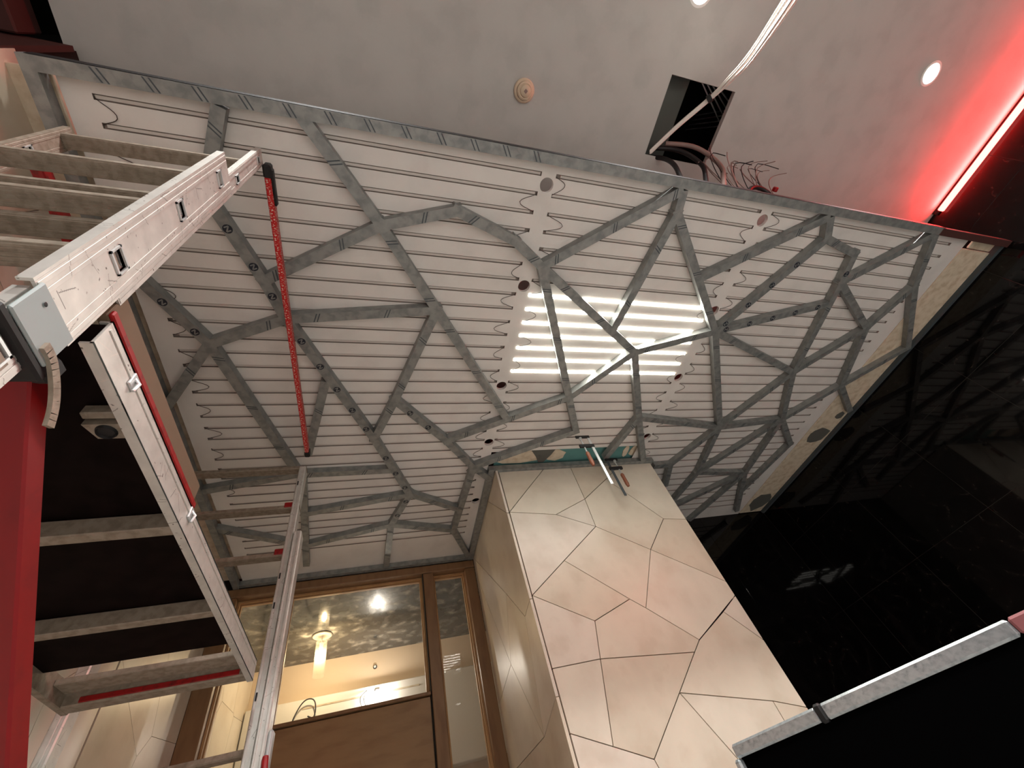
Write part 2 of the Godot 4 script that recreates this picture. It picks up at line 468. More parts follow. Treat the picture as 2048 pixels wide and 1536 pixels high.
func red_strip() -> void:
	var t := thing("light_strip", "glowing red light strip along the top of the black wall", "light strip")
	var b := Build.new()
	b.span(Vector3(RIGHT - 0.022, CEIL - 0.024, -0.19), Vector3(RIGHT, CEIL - 0.001, 3.9))
	put("channel", b, M.joint, t)
	b = Build.new()
	b.span(Vector3(RIGHT - 0.040, CEIL - 0.050, -0.16), Vector3(RIGHT - 0.003, CEIL - 0.022, 3.88), 0.006)
	put("diffuser", b, M.led_red, t)
	area(Vector3(RIGHT - 0.046, CEIL - 0.036, 0.95), Vector3(-1, 0.55, 0), Vector3(0, 0, 1), 2.2, 0.02, 6.5, Color(1.0, 0.12, 0.12))

# ------------------------------------------------------------------ the shell
func build_shell() -> void:
	var f := struct("floor", "pale smooth floor")
	put("slab", boxed(Vector3(-2.9, -0.15, -6.2), Vector3(4.2, 0.0, 4.3)), M.floor, f)
	# plastered ceiling with the access opening
	var c := struct("ceiling", "plain plastered ceiling with a square access opening")
	var x0 := -1.10
	var z0 := -3.20
	var hx := Vector2(1.345, 1.735)
	var hz := Vector2(-0.185, 0.165)
	var b := Build.new()
	b.span(Vector3(x0, CEIL, z0), Vector3(hx.x, CEIL + 0.025, 4.3))
	b.span(Vector3(hx.y, CEIL, z0), Vector3(4.2, CEIL + 0.025, 4.3))
	b.span(Vector3(hx.x, CEIL, z0), Vector3(hx.y, CEIL + 0.025, hz.x))
	b.span(Vector3(hx.x, CEIL, hz.y), Vector3(hx.y, CEIL + 0.025, 4.3))
	put("plasterboard", b, M.paint, c)
	# void above, closed by the slab
	var v := struct("ceiling_slab", "dark structural slab above the ceiling")
	put("slab", boxed(Vector3(-2.9, 4.45, -6.2), Vector3(4.2, 4.6, 4.3)), M.void, v)
	var r := struct("wall_front", "plain wall behind the viewer")
	put("panel", boxed(Vector3(-2.9, 0, 4.1), Vector3(4.2, 4.6, 4.3)), M.paint, r)
	var s := struct("wall_side", "plain dark wall beyond the left bay")
	put("panel", boxed(Vector3(-2.9, 0, -6.2), Vector3(-2.7, 4.6, 4.3)), M.maroon, s)
	# dark joinery beyond the left edge of the ceiling
	var t := thing("timber_beam", "dark maroon timber beam along the left ceiling edge", "beam")
	put("beam", boxed(Vector3(-1.29, 3.66, -0.20), Vector3(-1.17, 3.80, 4.1), 0.006), M.maroon, t)
	put("lip", boxed(Vector3(-1.33, 3.62, -0.20), Vector3(-1.30, 3.70, 4.1), 0.004), M.maroon, t)
	var d := struct("ceiling_left", "dark lowered ceiling of the left bay")
	put("board", boxed(Vector3(-2.7, 3.72, -0.2), Vector3(-1.34, 3.76, 4.1)), M.maroon, d)

func build_black_walls() -> void:
	var w := struct("wall_right", "wall of polished black marble tiles")
	put("backing", boxed(Vector3(RIGHT + 0.002, 0, -3.3), Vector3(RIGHT + 0.2, 4.6, 4.3)), M.grout, w)
	var zs := [4.1]
	var z := 3.811
	while z > -3.04:
		zs.append(z)
		z -= 0.602
	zs.append(-3.03)
	var ys := [0.0, 0.5, 1.1, 1.7, 2.3, 2.9, 3.5, 3.76]
	for i in zs.size() - 1:
		for j in ys.size() - 1:
			put("tile", boxed(Vector3(RIGHT, ys[j] + 0.0008, zs[i + 1] + 0.0008), Vector3(RIGHT + 0.014 + 0.0006 * ((i * 7 + j * 3) % 3), ys[j + 1] - 0.0008, zs[i] - 0.0008), 0.0006), M.marble, w)
	var k := struct("wall_back_right", "black marble wall behind the column")
	put("backing", boxed(Vector3(1.9, 0, -3.3), Vector3(RIGHT + 0.2, 4.6, -3.044)), M.joint, k)
	var xs := [1.955, 2.36, 2.96, 3.56, RIGHT]
	for i in xs.size() - 1:
		for j in 6:
			put("tile", boxed(Vector3(xs[i] + 0.0008, ys[j] + 0.0008, -3.046), Vector3(xs[i + 1] - 0.0008, min(ys[j + 1], 3.32) - 0.0008, -3.03), 0.0006), M.marble, k)

# ------------------------------------------------------------------ tile cladding
func clad(parent: Node, pts: PackedVector2Array, gap: float, o: Vector3, u: Vector3, v: Vector3, t: Vector3, pick: int) -> void:
	for q in Geometry2D.offset_polygon(pts, -gap, Geometry2D.JOIN_MITER):
		var b := Build.new()
		b.slab(q, o, u, v, t)
		put("tile", b, M.tiles[pick % M.tiles.size()], parent)

func voronoi(lo: Vector2, hi: Vector2, seeds: Array) -> Array:
	var out := []
	for i in seeds.size():
		var p := PackedVector2Array([lo, Vector2(hi.x, lo.y), hi, Vector2(lo.x, hi.y)])
		for j in seeds.size():
			if j == i:
				continue
			var m: Vector2 = (seeds[i] + seeds[j]) / 2.0
			var n: Vector2 = seeds[j] - seeds[i]
			var q := PackedVector2Array()
			for k in p.size():
				var a := p[k]
				var c := p[(k + 1) % p.size()]
				var da := (a - m).dot(n)
				var dc := (c - m).dot(n)
				if da <= 0.0:
					q.append(a)
				if (da < 0.0) != (dc < 0.0):
					q.append(a.lerp(c, da / (da - dc)))
			p = q
			if p.size() < 3:
				break
		if p.size() >= 3:
			out.append(p)
	return out

func build_left_wall() -> void:
	var w := struct("wall_left", "wall clad in cream irregular stone tiles, left of the door")
	put("backing", boxed(Vector3(LEFT - 0.28, 0, -3.4), Vector3(LEFT - 0.018, 4.45, -0.225)), M.backing, w)
	put("end_board", boxed(Vector3(LEFT - 0.30, 0, -0.225), Vector3(LEFT - 0.004, 3.72, -0.207)), M.maroon, w)
	var r := RandomNumberGenerator.new()
	r.seed = 6
	var n := 0
	for part in [[Vector2(-2.272, 0.0), Vector2(-0.212, 3.40)], [Vector2(-3.21, 0.0), Vector2(-2.284, 3.40)]]:
		var seeds := []
		var size: Vector2 = part[1] - part[0]
		var nx := int(round(size.x / 0.42))
		var ny := int(round(size.y / 0.46))
		for i in nx:
			for j in ny:
				seeds.append(part[0] + Vector2((i + 0.5 + r.randf_range(-0.38, 0.38)) * size.x / nx, (j + 0.5 + r.randf_range(-0.38, 0.38)) * size.y / ny))
		for p in voronoi(part[0], part[1], seeds):
			clad(w, p, 0.0012, Vector3(LEFT, 0, 0), Vector3(0, 0, 1), Vector3.UP, Vector3(-0.014, 0, 0), n)
			n += 1

func build_column() -> void:
	var c := thing("column", "broad column clad in cream irregular stone slabs, running up to the studded ceiling", "column")
	put("core", boxed(Vector3(0.775, 0, -3.20), Vector3(1.955, 4.45, COLZ - 0.016)), M.backing, c)
	var n := 0
	for t in COLUMN_TILES:
		var p := PackedVector2Array()
		for k in t:
			var q: Vector2 = COLUMN_POINTS[k]
			if q.x < 0.76:
				q.x = 0.767
			if q.y > 3.25:
				q.y = 3.285
			p.append(q)
		clad(c, p, 0.0021, Vector3(0, 0, COLZ), Vector3.RIGHT, Vector3.UP, Vector3(0, 0, -0.014), n)
		n += 1
	for p in [PackedVector2Array([Vector2(0.767, 0), Vector2(1.3, 0), Vector2(1.218, 1.1), Vector2(0.767, 1.1)]), PackedVector2Array([Vector2(1.3, 0), Vector2(1.972, 0), Vector2(1.972, 1.1), Vector2(1.218, 1.1)])]:
		clad(c, p, 0.0021, Vector3(0, 0, COLZ), Vector3.RIGHT, Vector3.UP, Vector3(0, 0, -0.014), n)
		n += 1
	for t in FLANK_TILES:
		var p := PackedVector2Array()
		for k in t:
			p.append(FLANK_POINTS[k])
		clad(c, p, 0.0018, Vector3(0.742, 0, 0), Vector3(0, 0, 1), Vector3.UP, Vector3(0.014, 0, 0), n)
		n += 1
	put("side_panel", boxed(Vector3(1.957, 0, -3.03), Vector3(1.972, 3.285, COLZ - 0.016)), M.tiles[0], c)
	# steel angle round the head, teal board and torn plaster over it
	put("head_angle", boxed(Vector3(0.735, 3.262, COLZ + 0.001), Vector3(1.99, 3.298, COLZ + 0.03)), M.steel, c)
	put("head_angle", boxed(Vector3(0.695, 3.262, -3.21), Vector3(0.738, 3.298, COLZ + 0.03)), M.steel, c)
	put("teal_board", boxed(Vector3(0.74, 3.318, COLZ - 0.01), Vector3(1.93, 3.33, -1.95)), M.teal, c)
	for q in [[0.70, 1.10, 0.03], [1.08, 1.27, 0.05], [1.72, 1.77, 0.06], [1.78, 1.84, 0.04]]:
		var p := PackedVector2Array()
		for k in 9:
			var g := TAU * k / 9.0
			p.append(Vector2((q[0] + q[1]) / 2.0 + cos(g) * (q[1] - q[0]) / 2.0 * rng.randf_range(0.7, 1.1), -2.04 + sin(g) * 0.075 * rng.randf_range(0.55, 1.0)))
		var b := Build.new()
		b.slab(p, Vector3(0, 3.314, 0), Vector3.RIGHT, Vector3(0, 0, 1), Vector3(0, 0.005, 0))
		put("torn_plaster", b, M.plaster, c)
	var b := Build.new()
	b.slab(PackedVector2Array([Vector2(0.98, -1.97), Vector2(1.16, -1.975), Vector2(1.14, -2.03), Vector2(1.10, -2.10), Vector2(1.06, -2.10), Vector2(1.03, -2.04)]), Vector3(0, 3.311, 0), Vector3.RIGHT, Vector3(0, 0, 1), Vector3(0, 0.004, 0))
	put("torn_patch", b, M.plaster_grey, c)

# ------------------------------------------------------------------ door wall
func build_door_wall() -> void:
	var w := struct("wall_back", "wall over the door")
	put("lintel", boxed(Vector3(-1.33, 3.262, BACK - 0.14), Vector3(0.80, 4.45, BACK)), M.void, w)
	put("wall_end", boxed(Vector3(-2.8, 0, BACK - 0.14), Vector3(-1.06, 4.45, BACK - 0.02)), M.backing, w)
	var d := struct("door_1", "wooden door with glazed transom and side lights")
	var zf := BACK + 0.015
	var zr := BACK - 0.10
	for x in [[-1.05, -0.94], [-0.69, -0.61], [0.328, 0.405], [0.66, 0.738]]:
		put("post", boxed(Vector3(x[0], 0, zr), Vector3(x[1], 3.197, zf), 0.004), M.wood, d)
	put("header", boxed(Vector3(-1.05, 3.20, zr), Vector3(0.738, 3.258, zf + 0.003), 0.004), M.wood, d)
	put("groove_batten", boxed(Vector3(0.322, 0, zr + 0.02), Vector3(0.329, 3.197, zf - 0.006)), M.backing, d)  # dark strip standing in for the groove beside the post
	put("door_leaf", boxed(Vector3(-0.605, 0.01, BACK - 0.06), Vector3(0.318, 2.392, BACK - 0.012), 0.003), M.door, d)
	put("transom_bar", boxed(Vector3(-0.61, 2.398, zr + 0.01), Vector3(0.322, 2.415, zf - 0.01), 0.002), M.wood, d)
	for g in [[-0.94, -0.69, 0.05, 3.197], [-0.61, 0.322, 2.415, 3.197], [0.405, 0.66, 0.05, 3.197]]:
		var b := Build.new()
		for s in [0.0, 1.0]:
			var z0: float = BACK - 0.045 - 0.028 * s
			var e: float = 0.012 + 0.008 * s
			b.span(Vector3(g[0], g[3] - e, z0 - 0.022), Vector3(g[1], g[3], z0))
			b.span(Vector3(g[0], g[2], z0 - 0.022), Vector3(g[1], g[2] + e, z0))
			b.span(Vector3(g[0], g[2] + e, z0 - 0.022), Vector3(g[0] + e, g[3] - e, z0))
			b.span(Vector3(g[1] - e, g[2] + e, z0 - 0.022), Vector3(g[1], g[3] - e, z0))
		put("glazing_bead", b, M.wood_pale, d)
		put("pane", boxed(Vector3(g[0] + 0.02, g[2] + 0.02, BACK - 0.0715), Vector3(g[1] - 0.02, g[3] - 0.02, BACK - 0.0685)), M.glass, d)

func build_back_room() -> void:
	var c := struct("ceiling_back", "polished dark stone ceiling of the room behind the door")
	put("stone", boxed(Vector3(-1.6, 3.25, -4.68), Vector3(1.6, 3.29, BACK - 0.10)), M.stone, c)
	var w := struct("wall_back_room", "beige wall of the room behind the door")
	put("render", boxed(Vector3(-1.9, 0, -4.85), Vector3(1.9, 3.29, -4.66)), M.beige, w)
	put("return_right", boxed(Vector3(1.55, 0, -4.7), Vector3(1.75, 3.29, -3.35)), M.beige, w)
	var s := struct("wall_back_side", "cream tiled side wall inside the door")
	put("backing", boxed(Vector3(-1.28, 0, -4.7), Vector3(-1.074, 3.29, -3.36)), M.backing, s)
	var r := RandomNumberGenerator.new()
	r.seed = 9
	var seeds := []
	for i in 3:
		for j in 7:
			seeds.append(Vector2(-4.66 + (i + 0.5 + r.randf_range(-0.35, 0.35)) * 0.43, (j + 0.5 + r.randf_range(-0.35, 0.35)) * 0.465))
	var n := 0
	for p in voronoi(Vector2(-4.66, 0.0), Vector2(-3.36, 3.25), seeds):
		clad(s, p, 0.0012, Vector3(-1.06, 0, 0), Vector3(0, 0, 1), Vector3.UP, Vector3(-0.013, 0, 0), n)
		n += 1
	# white casing with two long slots, and its small bright lamp
	var t := thing("white_casing", "long white casing on the beige wall behind the transom glass", "casing")
	put("front", boxed(Vector3(-1.05, 2.25, -4.66), Vector3(1.5, 2.935, -4.56), 0.006), M.white, t)
	for q in [[-0.62, -0.12], [0.02, 0.36]]:
		put("slot", boxed(Vector3(q[0], 2.858, -4.562), Vector3(q[1], 2.872, -4.556), 0.002), M.plaster, t)
	var l := thing("wall_lamp", "small bright bare lamp on the white casing behind the glass", "lamp")
	var b := Build.new()
	b.lathe(Vector3(-0.012, 2.86, -4.55), [Vector2(0.0, -0.012), Vector2(0.018, -0.012), Vector2(0.022, 0.0), Vector2(0.018, 0.014), Vector2(0.0, 0.016)], 16)
	put("lens", b, M.lamp_white, l)
	b = Build.new()
	b.span(Vector3(-0.03, 2.875, -4.56), Vector3(0.006, 2.895, -4.53), 0.003)
	put("holder", b, M.cable_dark, l)
	var o := OmniLight3D.new()
	o.name = "wall_lamp_light"
	o.light_energy = 0.22
	o.light_color = Color(1.0, 0.96, 0.90)
	o.omni_range = 8.0
	o.omni_attenuation = 2.0
	o.light_size = 0.02
	o.shadow_enabled = true
	add_child(o)
	o.position = Vector3(-0.012, 2.86, -4.51)
	var cb := Build.new()
	cb.tube(smooth([Vector3(-0.70, 2.70, -4.54), Vector3(-0.66, 2.82, -4.52), Vector3(-0.60, 2.90, -4.50), Vector3(-0.535, 2.905, -4.50), Vector3(-0.505, 2.85, -4.50), Vector3(-0.515, 2.78, -4.52), Vector3(-0.56, 2.79, -4.50)], 30), 0.005, 8)
	solo("cable", cb, M.cable_dark, "dark looping cable end behind the transom glass", "cable")
	for q in [[-0.10, 2.90, 0.05], [-0.06, 2.90, 0.06], [-0.03, 2.89, 0.04]]:
		cb = Build.new()
		cb.tube(smooth([Vector3(q[0], q[1], -4.55), Vector3(q[0] - q[2], q[1] - 0.06, -4.50), Vector3(q[0] - q[2] * 0.6, q[1] - 0.14, -4.50), Vector3(q[0] + 0.02, q[1] - 0.20, -4.53)], 16), 0.003, 6)
		solo("lead", cb, M.cable_dark, "thin loose lead hanging by the small bright lamp", "cable", "loose leads by the wall lamp")
	var th := thing("wall_button", "small round black and white button on the beige wall", "button")
	b = Build.new()
	b.lathe(Vector3(-0.033, 3.113, -4.66), [Vector2(0.0, 0.012), Vector2(0.016, 0.012), Vector2(0.018, 0.0)], 20, Basis(Vector3.RIGHT, Vector3(0, 0, 1), Vector3.DOWN))
	put("ring", b, M.cable_dark, th)
	b = Build.new()
	b.lathe(Vector3(-0.033, 3.113, -4.648), [Vector2(0.0, 0.003), Vector2(0.010, 0.002), Vector2(0.011, 0.0)], 20, Basis(Vector3.RIGHT, Vector3(0, 0, 1), Vector3.DOWN))
	put("cap", b, M.white, th)
	# glass pendant
	var p := thing("pendant_lamp", "glass cylinder pendant lamp with a warm bulb behind the transom", "lamp")
	var at := Vector3(-0.466, 0, -4.123)
	b = Build.new()
	b.lathe(at, [Vector2(0.0, 3.238), Vector2(0.075, 3.238), Vector2(0.08, 3.243), Vector2(0.08, 3.25)], 28)
	put("canopy", b, M.alu_dull, p)
	b = Build.new()
	b.tube([at + Vector3(0, 3.24, 0), at + Vector3(0, 3.165, 0)], 0.006, 8)
	b.lathe(at, [Vector2(0.0, 3.145), Vector2(0.016, 3.145), Vector2(0.016, 3.185), Vector2(0.0, 3.19)], 16)
	put("socket", b, M.alu_plain, p)
	b = Build.new()
	b.lathe(at, [Vector2(0.046, 2.935), Vector2(0.046, 3.195), Vector2(0.010, 3.20)], 28)
	b.lathe(at, [Vector2(0.010, 3.197), Vector2(0.043, 3.192), Vector2(0.043, 2.935), Vector2(0.046, 2.935)], 28)
	put("glass_shade", b, M.clear, p)
	b = Build.new()
	b.lathe(at, [Vector2(0.0, 3.065), Vector2(0.012, 3.07), Vector2(0.020, 3.09), Vector2(0.019, 3.115), Vector2(0.010, 3.14), Vector2(0.009, 3.15)], 16)
	put("bulb", b, M.lamp_warm, p)
	var bl := OmniLight3D.new()
	bl.name = "pendant_light"
	bl.light_energy = 0.34
	bl.light_color = Color(1.0, 0.89, 0.70)
	bl.omni_range = 8.0
	bl.omni_attenuation = 2.0
	bl.light_size = 0.015
	bl.shadow_enabled = true
	add_child(bl)
	bl.position = at + Vector3(0, 3.10, 0)

# ------------------------------------------------------------------ LED panel
const ROW0 := -0.289
const PITCH := 0.0778
const ROWS := 34

func build_led_panel() -> void:
	var t := thing("led_panel", "large white grooved ceiling panel with rows of recessed light strips, seven of them lit", "ceiling panel")
	var secs := [[-0.847, 0.632], [0.697, 1.817], [1.885, 3.322]]
	var x0 := -0.923
	var x1 := 3.448
	var zf := -0.245
	var cut := -1.962
	var y := SOFFIT
	var gw := 0.0085
	var gd := 0.010
	var dn := Vector3.DOWN
	var b := Build.new()
	var g := Build.new()
	# level bands between the grooves, leaving the two service lanes free
	var lanes := [[0.632, 0.697], [1.817, 1.885]]
	var solid := [[x0, 0.632], [0.697, 1.817], [1.885, x1]]
	for k in ROWS + 1:
		var za: float = zf if k == 0 else ROW0 - PITCH * (k - 1) - gw
		var zb: float = (-3.205 if k == ROWS else ROW0 - PITCH * k + gw)
		for s in 3:
			var z_lo := zb
			if s == 1:
				if za < cut:
					continue
				z_lo = max(zb, cut)
			if s == 2:
				z_lo = max(zb, -3.03)
			b.quad(Vector3(solid[s][0], y, za), Vector3(solid[s][1], y, za), Vector3(solid[s][1], y, z_lo), Vector3(solid[s][0], y, z_lo), dn)
	for k in ROWS:
		var zc := ROW0 - PITCH * k
		for s in 3:
			if s == 1 and zc - gw < cut:
				continue
			var a: float = secs[s][0]
			var c: float = secs[s][1]
			for e in [[solid[s][0], a], [c, solid[s][1]]]:
				if e[1] - e[0] > 0.001:
					b.quad(Vector3(e[0], y, zc + gw), Vector3(e[1], y, zc + gw), Vector3(e[1], y, zc - gw), Vector3(e[0], y, zc - gw), dn)
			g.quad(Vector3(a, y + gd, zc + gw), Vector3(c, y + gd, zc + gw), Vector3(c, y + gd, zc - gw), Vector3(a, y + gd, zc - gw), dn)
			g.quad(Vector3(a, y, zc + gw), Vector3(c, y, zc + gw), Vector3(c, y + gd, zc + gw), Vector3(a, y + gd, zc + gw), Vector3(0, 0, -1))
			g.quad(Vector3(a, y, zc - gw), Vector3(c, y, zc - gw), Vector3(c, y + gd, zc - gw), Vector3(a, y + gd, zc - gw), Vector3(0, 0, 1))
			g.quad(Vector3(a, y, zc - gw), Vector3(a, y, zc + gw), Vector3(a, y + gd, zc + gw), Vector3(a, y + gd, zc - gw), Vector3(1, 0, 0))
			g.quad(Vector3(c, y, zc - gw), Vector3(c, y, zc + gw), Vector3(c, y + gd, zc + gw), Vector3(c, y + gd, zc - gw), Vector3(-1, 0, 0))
	# service lanes with round cable holes
	var holes := [[-0.329, -0.789, -1.409, -1.869, -2.47], [-0.328, -0.844, -1.332, -1.870]]
	for n in 2:
		var la: float = lanes[n][0]
		var lb: float = lanes[n][1]
		var cx := (la + lb) / 2.0
		var hr := 0.030
		var from := zf
		var end := -3.205 if n == 0 else -3.03
		for hz in holes[n] + [null]:
			var to: float = end if hz == null else hz + 0.033
			b.quad(Vector3(la, y, from), Vector3(lb, y, from), Vector3(lb, y, to), Vector3(la, y, to), dn)
			if hz == null:
				break
			var c := Vector3(cx, y, hz)
			for k in 32:
				var g0 := TAU * k / 32.0
				var g1 := TAU * (k + 1) / 32.0
				var d0 := Vector3(cos(g0), 0, sin(g0))
				var d1 := Vector3(cos(g1), 0, sin(g1))
				var q0: Vector3 = Vector3(d0.x * (lb - la) / 2.0, 0, d0.z * 0.033) / max(abs(d0.x), abs(d0.z))
				var q1: Vector3 = Vector3(d1.x * (lb - la) / 2.0, 0, d1.z * 0.033) / max(abs(d1.x), abs(d1.z))
				b.quad(c + d0 * hr, c + d1 * hr, c + q1, c + q0, dn)
				b.quad(c + d0 * hr, c + d1 * hr, c + d1 * hr + Vector3.UP * 0.018, c + d0 * hr + Vector3.UP * 0.018, -d0)
			from = hz - 0.033
	# outer edges
	b.span(Vector3(x0, y + 0.0005, zf - 0.012), Vector3(x1, y + 0.020, zf))
	b.span(Vector3(x0, y + 0.0005, -3.2), Vector3(x0 + 0.012, y + 0.020, zf))
	b.span(Vector3(x1 - 0.012, y + 0.0005, -3.02), Vector3(x1, y + 0.020, zf))
	b.span(Vector3(0.70, y + 0.0005, cut), Vector3(1.88, y + 0.020, cut + 0.012))
	put("board", b, M.panel, t)
	put("groove_lining", g, M.groove, t)
	# light strips lying in the grooves
	for s in 3:
		for k in ROWS:
			var zc := ROW0 - PITCH * k
			if s == 1 and zc - gw < cut:
				continue
			var lit := s == 1 and k >= 7 and k <= 13
			var cut_in := 0.004 + 0.006 * float((k * 5 + s * 3) % 4)
			var lo := Vector3(secs[s][0] + cut_in, y + 0.0045, zc - 0.0048)
			var hi := Vector3(secs[s][1] - cut_in, y + 0.0095, zc + 0.0048)
			if lit:
				lo = Vector3(secs[s][0] + 0.004, y - 0.0040, zc - 0.0078)
				hi = Vector3(secs[s][1] - 0.012, y + 0.0095, zc + 0.0078)
			var st := put("led_strip", boxed(lo, hi), M.led_white if lit else M.strip, t)
			if lit:
				st.set_meta("label", "lit light strip glowing white")
				area(Vector3((secs[s][0] + secs[s][1]) / 2.0, y - 0.006, zc), Vector3.DOWN, Vector3.RIGHT, 1.10, 0.012, 0.20, Color(1.0, 0.98, 0.95))
	# thin leads that join neighbouring strips
	for e in [[-0.847, 1.0, 0], [0.632, -1.0, 1], [0.697, 1.0, 0], [1.817, -1.0, 1], [1.885, 1.0, 0]]:
		var k: int = e[2]
		while k + 1 < 27:
			var za := ROW0 - PITCH * k
			var zb := za - PITCH
			if not (zb < cut and e[0] > 0.65 and e[0] < 1.83):
				var reach := rng.randf_range(0.045, 0.085)
				var x: float = e[0]
				var sd: float = e[1]
				var j := rng.randf_range(-0.008, 0.008)
				var cv := Curve3D.new()
				cv.bake_interval = 0.002
				cv.add_point(Vector3(x, y + 0.004, za), Vector3.ZERO, Vector3(sd * 0.004, -0.006, -0.010))
				cv.add_point(Vector3(x + sd * reach, y - 0.006, (za + zb) / 2.0 + j), Vector3(0, 0, 0.018), Vector3(0, 0, -0.018))
				cv.add_point(Vector3(x, y + 0.004, zb), Vector3(sd * 0.006, -0.006, 0.010), Vector3.ZERO)
				var pts := []
				for i in 15:
					pts.append(cv.sample_baked(cv.get_baked_length() * i / 14.0))
				var wb := Build.new()
				wb.tube(pts, 0.0013, 5)
				put("lead", wb, M.wire, t)
			k += 2
	# plastered strip between the panel and the black wall, and the ledge on the left
	var r := thing("plaster_strip", "rough beige plaster strip between the white panel and the black wall", "plaster strip")
	put("plaster", boxed(Vector3(3.452, SOFFIT - 0.004, -3.02), Vector3(RIGHT - 0.03, SOFFIT + 0.012, -0.30), 0.003), M.plaster, r)
	put("plaster", boxed(Vector3(3.50, SOFFIT - 0.002, -0.295), Vector3(RIGHT - 0.04, SOFFIT + 0.012, -0.215), 0.004), M.plaster, r)
	put("wall_track", boxed(Vector3(RIGHT - 0.032, SOFFIT - 0.03, -3.02), Vector3(RIGHT - 0.002, SOFFIT + 0.01, -0.21)), M.steel_hatch, r)
	for q in [[3.60, -1.93, 0.13, 0.10], [3.60, -2.85, 0.13, 0.16], [3.66, -1.70, 0.05, 0.05]]:
		var p := PackedVector2Array()
		for k in 11:
			var a := TAU * k / 11.0
			p.append(Vector2(q[0] + cos(a) * q[2] * rng.randf_range(0.7, 1.0), q[1] + sin(a) * q[3] * rng.randf_range(0.7, 1.0)))
		var pb := Build.new()
		pb.slab(p, Vector3(0, SOFFIT - 0.007, 0), Vector3.RIGHT, Vector3(0, 0, 1), Vector3(0, 0.005, 0))
		put("grey_patch", pb, M.plaster_grey, r)
	var l := thing("ledge_board", "narrow beige board beside the left edge of the white panel", "board")
	put("board", boxed(Vector3(LEFT, SOFFIT + 0.03, -3.2), Vector3(-0.935, SOFFIT + 0.05, -0.245)), M.plaster, l)
	put("board_front", boxed(Vector3(-0.965, SOFFIT + 0.012, -0.42), Vector3(-0.937, SOFFIT + 0.03, -0.25), 0.002), M.plaster, l)

# ------------------------------------------------------------------ studs
func channel(b: Build, p: Vector3, q: Vector3, w: float, hgt: float) -> void:
	var z := (q - p).normalized()
	var x := Vector3.UP.cross(z).normalized()
	var bs := Basis(x, Vector3.UP, z)
	var m := (p + q) / 2.0
	var len := p.distance_to(q)
	b.box(m + Vector3.UP * 0.001, Vector3(w, 0.002, len), bs)
	for s in [-1.0, 1.0]:
		b.box(m + x * s * (w / 2.0 - 0.001) + Vector3.UP * (hgt / 2.0 + 0.001), Vector3(0.002, hgt - 0.002, len), bs)
		b.box(m + z * s * (len / 2.0 - 0.001) + Vector3.UP * (hgt / 2.0 + 0.001), Vector3(w - 0.004, hgt - 0.004, 0.002), bs)

func badge(b: Build, ink: Build, c: Vector3, u: Vector3, v: Vector3, r: float) -> void:
	# round stamp with a slanted N left open in it
	var n := 18
	var ring := PackedVector2Array()
	for k in n:
		ring.append(Vector2(cos(TAU * k / n), sin(TAU * k / n)) * r)
	b.slab(ring, c, u, v, Vector3.UP * 0.0004)
	var s := r * 0.5
	for q in [[Vector2(-s, -s), Vector2(-s, s)], [Vector2(-s, s), Vector2(s, -s)], [Vector2(s, -s), Vector2(s, s)]]:
		var d: Vector2 = (q[1] - q[0]).normalized()
		var e := Vector2(d.y, -d.x) * r * 0.14
		ink.slab(PackedVector2Array([q[0] - e, q[1] - e, q[1] + e, q[0] + e]), c + Vector3.DOWN * 0.0004, u, v, Vector3.UP * 0.0004)

